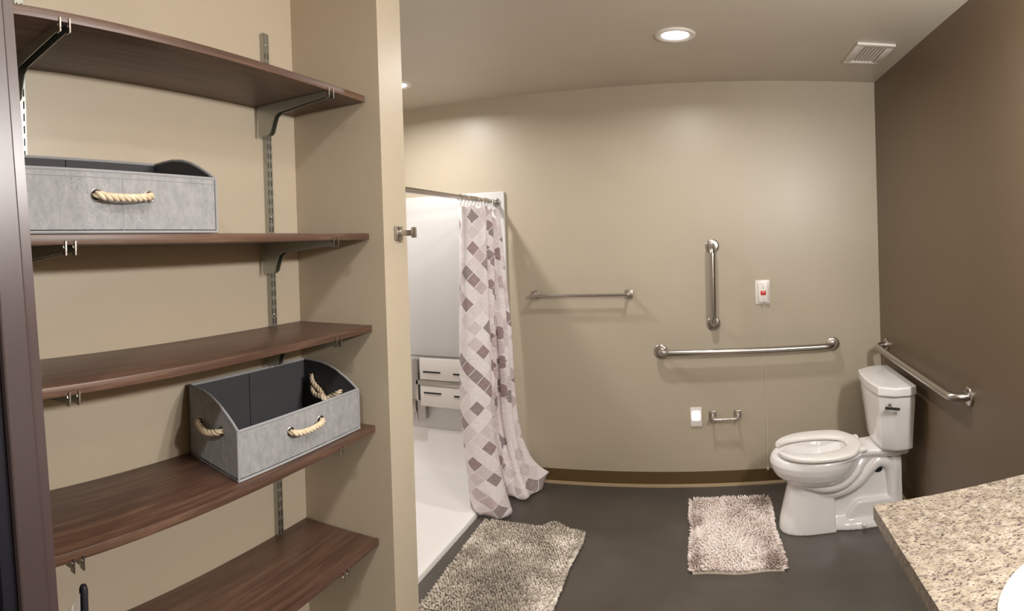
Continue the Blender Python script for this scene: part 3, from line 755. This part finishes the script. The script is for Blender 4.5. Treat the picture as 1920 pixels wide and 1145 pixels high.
# trapway on both sides
for s in (-1, 1):
    yy = TY + s * .066
    pth = smooth_path([(.44, TY + s * .05, .245), (.52, TY + s * .072, .205), (.60, yy + s * .01, .196), (.68, yy + s * .006, .217), (.735, yy, .246), (.782, yy - s * .002, .290), (.826, yy - s * .004, .319), (.870, yy - s * .006, .314), (.900, yy - s * .008, .275), (.910, yy - s * .006, .20), (.912, yy - s * .008, .12), (.915, yy - s * .01, .03)], 6)
    n = len(pth); rr = [.028 + .004 * min(1, i / 18) for i in range(n)]
    tube(bm, pth, rr, 20)
    pth = smooth_path([(.42, TY + s * .085, .262), (.54, TY + s * .112, .236), (.63, TY + s * .108, .245), (.70, TY + s * .09, .285), (.74, TY + s * .07, .33), (.80, TY + s * .05, .36)], 6)
    tube(bm, pth, .026, 16)
    # floor boss and bolt cap
    prism(bm, [(.640, .02), (.662, .078), (.700, .122), (.72, .132), (.90, .128), (.94, .10), (.945, .02)], TY + s * .02, TY + s * .082, 'y', bev=.012)
bowl = obj('bowl', bm, M_porc, t_, angle=180)
md = bowl.modifiers.new('fuse', 'REMESH'); md.mode = 'VOXEL'; md.voxel_size = .0048; md.use_smooth_shade = True
md = bowl.modifiers.new('smooth', 'SMOOTH'); md.factor = .6; md.iterations = 5
for s in (-1, 1):
    bm = NB(); disc(bm, (.815, TY + s * .0775, .283), (0, s, 0), .001, .001, 8)
    bm.free()
# dark plug painting the shade of a hole behind the trapway loop
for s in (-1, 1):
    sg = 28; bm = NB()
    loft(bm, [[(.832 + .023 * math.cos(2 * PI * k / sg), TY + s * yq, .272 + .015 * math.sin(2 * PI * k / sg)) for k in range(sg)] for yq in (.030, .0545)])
    obj('trapway_hole_shade', bm, M_dark, t_)
for s in (-1, 1):
    bm = NB(); disc(bm, (.735, TY + s * .112, .018), (0, s * .5, 1), .014, .014, 20, 1); obj('bolt_cap', bm, M_porc, t_)
# water
bm = NB(); loft(bm, [egg(.405, .632, .085, .272, 40), egg(.405, .632, .085, .274, 40)]); obj('water', bm, M_water, t_)
# seat: open-front ring
bm = NB(); n = 72
o_ring = []; i_ring = []
gap = .27
for k in range(n + 1):
    a = PI + gap + (2 * PI - 2 * gap) * k / n   # start near nose, go round the back
    c, s = math.cos(a), math.sin(a)
    xc = .525
    ox = xc + (c * .222 if c < 0 else math.copysign(abs(c) ** .62, c) * .225); oy = math.copysign(abs(s) ** (.9), s) * .215
    if c > .55: oy *= 1 - (c - .55) * .55
    ix = .505 + (c * .185 if c < 0 else c * .165); iy = math.copysign(abs(s) ** .62, s) * .115
    o_ring.append((ox, oy)); i_ring.append((ix, iy))
Z0, Z1 = .400, .422
rg = []
for (ox, oy), (ix, iy) in zip(o_ring, i_ring):
    def L2(f, z): return (ox + (ix - ox) * f, TY + oy + (iy - oy) * f, z)
    rg.append([L2(.03, Z0), L2(0, Z0 + .006), L2(0, Z1 - .008), L2(.06, Z1 - .002), L2(.18, Z1), L2(.80, Z1 - .001), L2(.95, Z1 - .005), L2(1, Z1 - .012), L2(.97, Z0)])
loft(bm, rg)
obj('seat', bm, M_seat, t_, angle=50)
for s in (-1, 1):
    bm = NB(); box(bm, .715, .762, TY + s * .095 - .022, TY + s * .095 + .022, .394, .412, .006); obj('hinge', bm, M_seat, t_)
    bm = NB(); box(bm, .45, .49, TY + s * .18 - .008, TY + s * .18 + .008, .390, .4005, .003); obj('bumper', bm, M_seat, t_)
# tank
tp = [(.984, -.255), (.984, .255), (.944, .272), (.870, .262), (.800, .205), (.788, .10), (.784, 0), (.788, -.10), (.800, -.205), (.870, -.262), (.944, -.272)]
def tring(z, sx, sy, xb=.984):
    return [(xb + (x - .984) * sx, TY + y * sy, z) for x, y in tp]
bm = NB(); loft(bm, [tring(.399, .70, .62), tring(.404, .80, .70), tring(.42, .84, .725), tring(.52, .885, .80), tring(.62, .93, .89), tring(.66, .95, .925), tring(.705, .955, .93)])
sf = [e for e in bm.edges]
tank = obj('tank', bm, M_porc, t_, angle=180)
md = tank.modifiers.new('bev', 'BEVEL'); md.width = .014; md.segments = 4; md.limit_method = 'ANGLE'; md.angle_limit = math.radians(18)
bm = NB(); loft(bm, [tring(.698, .99, .985), tring(.703, 1.0, 1.0), tring(.738, 1.0, 1.0), tring(.742, .975, .985), tring(.744, .90, .93)])
lid = obj('tank_lid', bm, M_porc, t_, angle=35)
md = lid.modifiers.new('bev', 'BEVEL'); md.width = .004; md.segments = 3; md.limit_method = 'ANGLE'; md.angle_limit = math.radians(18)
# flush lever on the near chamfer
p0 = Vector((.846, 2.817, .657)); nn_ = Vector((-.32, -.95, 0)).normalized(); al = Vector((.95, -.32, 0)).normalized()
bm = NB(); disc(bm, p0 - nn_ * .012, nn_, .012, .03, 20, 1)
lev = obj('flush_lever', bm, M_chrome, t_)
bm = NB(); a0 = p0 + nn_ * .022 - al * .022 - Vector((0, 0, .004)); a1 = p0 + nn_ * .022 + al * .050 - Vector((0, 0, .012))
vs = []
dv = (a1 - a0)
loft(bm, [[q + Vector((0, 0, .0065)) - nn_ * .003, q + Vector((0, 0, .0065)) + nn_ * .004, q - Vector((0, 0, .0065)) + nn_ * .004, q - Vector((0, 0, .0065)) - nn_ * .003] for q in (a0, a0 + dv * .5, a1)])
obj('lever_arm', bm, mat('dark_chrome', (.28, .27, .29, 1), .18, 1), lev, smooth=False)
# supply line behind toilet
bm = NB(); tube(bm, smooth_path([(XR - .001, 3.27, .17), (XR - .025, 3.27, .17), (XR - .03, 3.26, .20), (XR - .06, 3.22, .30), (.965, 3.19, .404)], 6), .005, 10); obj('supply_hose', bm, M_satin, t_)

# ------------------------------------------------------------------ shag bath mats
def rug(name, corners, pitch, h, r, mat_, label, seedv, patches, ruff=None, lean_=1.3, jit=.28):
    A_, B_, C_, D_ = [Vector(p) for p in corners]   # far-left, far-right, near-right, near-left
    rnd = random.Random(seedv)
    wd = ((B_ - A_).length + (C_ - D_).length) / 2; ln = ((A_ - D_).length + (B_ - C_).length) / 2
    c = (A_ + B_ + C_ + D_) / 4
    t = thing(name, label, 'bath mat', (c.x, c.y, 0))
    def P(u, v): return A_.lerp(B_, u).lerp(D_.lerp(C_, u), v)
    def hump(u, v):
        z = .006
        if ruff:
            for (ru, rv, rad, rh) in ruff: z += rh * math.exp(-(((u - ru) / rad) ** 2 + ((v - rv) / (rad * .8)) ** 2))
        return z
    def wob(u, v):
        return .010 * noise.noise(Vector((u * 3 + seedv, v * 3, 0)))
    bm = NB(); nu, nv = 20, 28; G_ = []
    for j in range(nv + 1):
        G_.append([bm.verts.new(P(i / nu, j / nv * 1.016) + Vector((wob(i / nu, j / nv), wob(j / nv, i / nu), hump(i / nu, j / nv) - .001))) for i in range(nu + 1)])
    for j in range(nv):
        for i in range(nu): bm.faces.new([G_[j][i], G_[j][i + 1], G_[j + 1][i + 1], G_[j + 1][i]])
    r_ = bmesh.ops.extrude_face_region(bm, geom=list(bm.faces))
    bmesh.ops.translate(bm, vec=(0, 0, -.0045), verts=[v for v in r_['geom'] if isinstance(v, bmesh.types.BMVert)])
    obj('backing', bm, M_mesh, t)
    V, Fc, tone = [], [], []
    n1, n2 = int(wd / pitch), int(ln / pitch)
    off = world_loc(t)
    for j in range(n2 + 1):
        for i in range(n1 + 1):
            u = (i + rnd.uniform(-.2, .2) + (.5 if j % 2 else 0) * .8) / n1; v = (j + rnd.uniform(-.18, .18)) / n2
            u = min(max(u, 0), 1); v = min(max(v, 0), 1)
            p = P(u, v) + Vector((wob(u, v), wob(v, u), hump(u, v)))
            # brushing direction field
            q = noise.noise(Vector((u * 2.2 + seedv * 3, v * 3.0, 0))); q2 = noise.noise(Vector((u * 2.2, v * 3.0 + seedv * 5, 9)))
            dx = q * lean_ + rnd.uniform(-jit, jit); dy = q2 * lean_ - .25 + rnd.uniform(-jit, jit)
            eu = 1 if u > .975 else (-1 if u < .025 else 0); ev = -.2 if v > .985 else (1 if v < .015 else 0)
            dx += eu * 1.3; dy += ev * 1.0
            d = Vector((dx, dy, 1)).normalized(); d2 = Vector((dx * 1.7, dy * 1.7, .75)).normalized()
            hh = h * rnd.uniform(.82, 1.12)
            pts = [p, p + d * hh * .5, p + d * hh * .5 + d2 * hh * .38, p + d * hh * .5 + d2 * hh * .55]
            rs = [r * .8, r, r * .92, r * .35]
            base = len(V); sg = 6
            side = d.cross(Vector((0, 1, 0))).normalized(); s2 = d.cross(side)
            for pp, rr in zip(pts, rs):
                for k in range(sg):
                    a = 2 * PI * k / sg; V.append(pp + (side * math.cos(a) + s2 * math.sin(a)) * rr - off)
            for m_ in range(3):
                for k in range(sg):
                    Fc.append((base + m_ * sg + k, base + m_ * sg + (k + 1) % sg, base + (m_ + 1) * sg + (k + 1) % sg, base + (m_ + 1) * sg + k))
            Fc.append(tuple(base + 3 * sg + k for k in range(sg)))
            tn = (.42 if seedv == 3 else .56) + rnd.uniform(-.22, .22) + .35 * noise.noise(Vector((u * 6, v * 8, seedv)))
            for (pu, pv_, pr, pa) in patches: tn += pa * math.exp(-(((u - pu) ** 2 + (v - pv_) ** 2) / pr ** 2))
            tn = min(max(tn, 0), 1)
            tone.extend([tn * .82, tn, min(1, tn + .08), min(1, tn + .12)] and [tn] * (sg * 4))
    me = bpy.data.meshes.new('pile'); me.from_pydata([tuple(v) for v in V], [], Fc); me.update()
    at = me.attributes.new('tone', 'FLOAT', 'POINT'); at.data.foreach_set('value', tone)
    me.materials.append(mat_)
    for p in me.polygons: p.use_smooth = True
    o = bpy.data.objects.new('pile', me); COL.objects.link(o); o.parent = t; o['kind'] = 'stuff'
    return t
rug('bath_mat', [(-1.232, 3.030, 0), (-.690, 3.012, 0), (-.690, 2.262, 0), (-1.205, 2.205, 0)], .0128, .017, .0056, M_yarn1,
    'larger taupe shag mat on the floor beside the shower threshold', 3,
    [(.0, .3, .10, .25), (.0, .7, .10, .25), (.85, .17, .10, .5), (.55, .30, .10, .35), (.93, .78, .13, .55), (.45, .65, .25, -.2), (.6, .95, .2, -.15), (.98, .4, .08, .3), (.35, .27, .08, .25)], [(.72, .02, .09, .038)], .7, .16)
rug('bath_mat', [(-.150, 3.425, 0), (.278, 3.418, 0), (.290, 2.675, 0), (-.122, 2.690, 0)], .0100, .022, .0040, M_yarn2,
    'smaller pinkish white shag mat on the floor in front of the toilet', 8,
    [(.45, .6, .22, .3), (.5, .85, .2, .3), (.95, .05, .15, -.45), (.9, .9, .16, -.45), (.75, .62, .14, -.3), (.05, .9, .1, -.5), (.05, .4, .08, -.45), (.5, .08, .25, -.15), (.25, .2, .15, .15)])
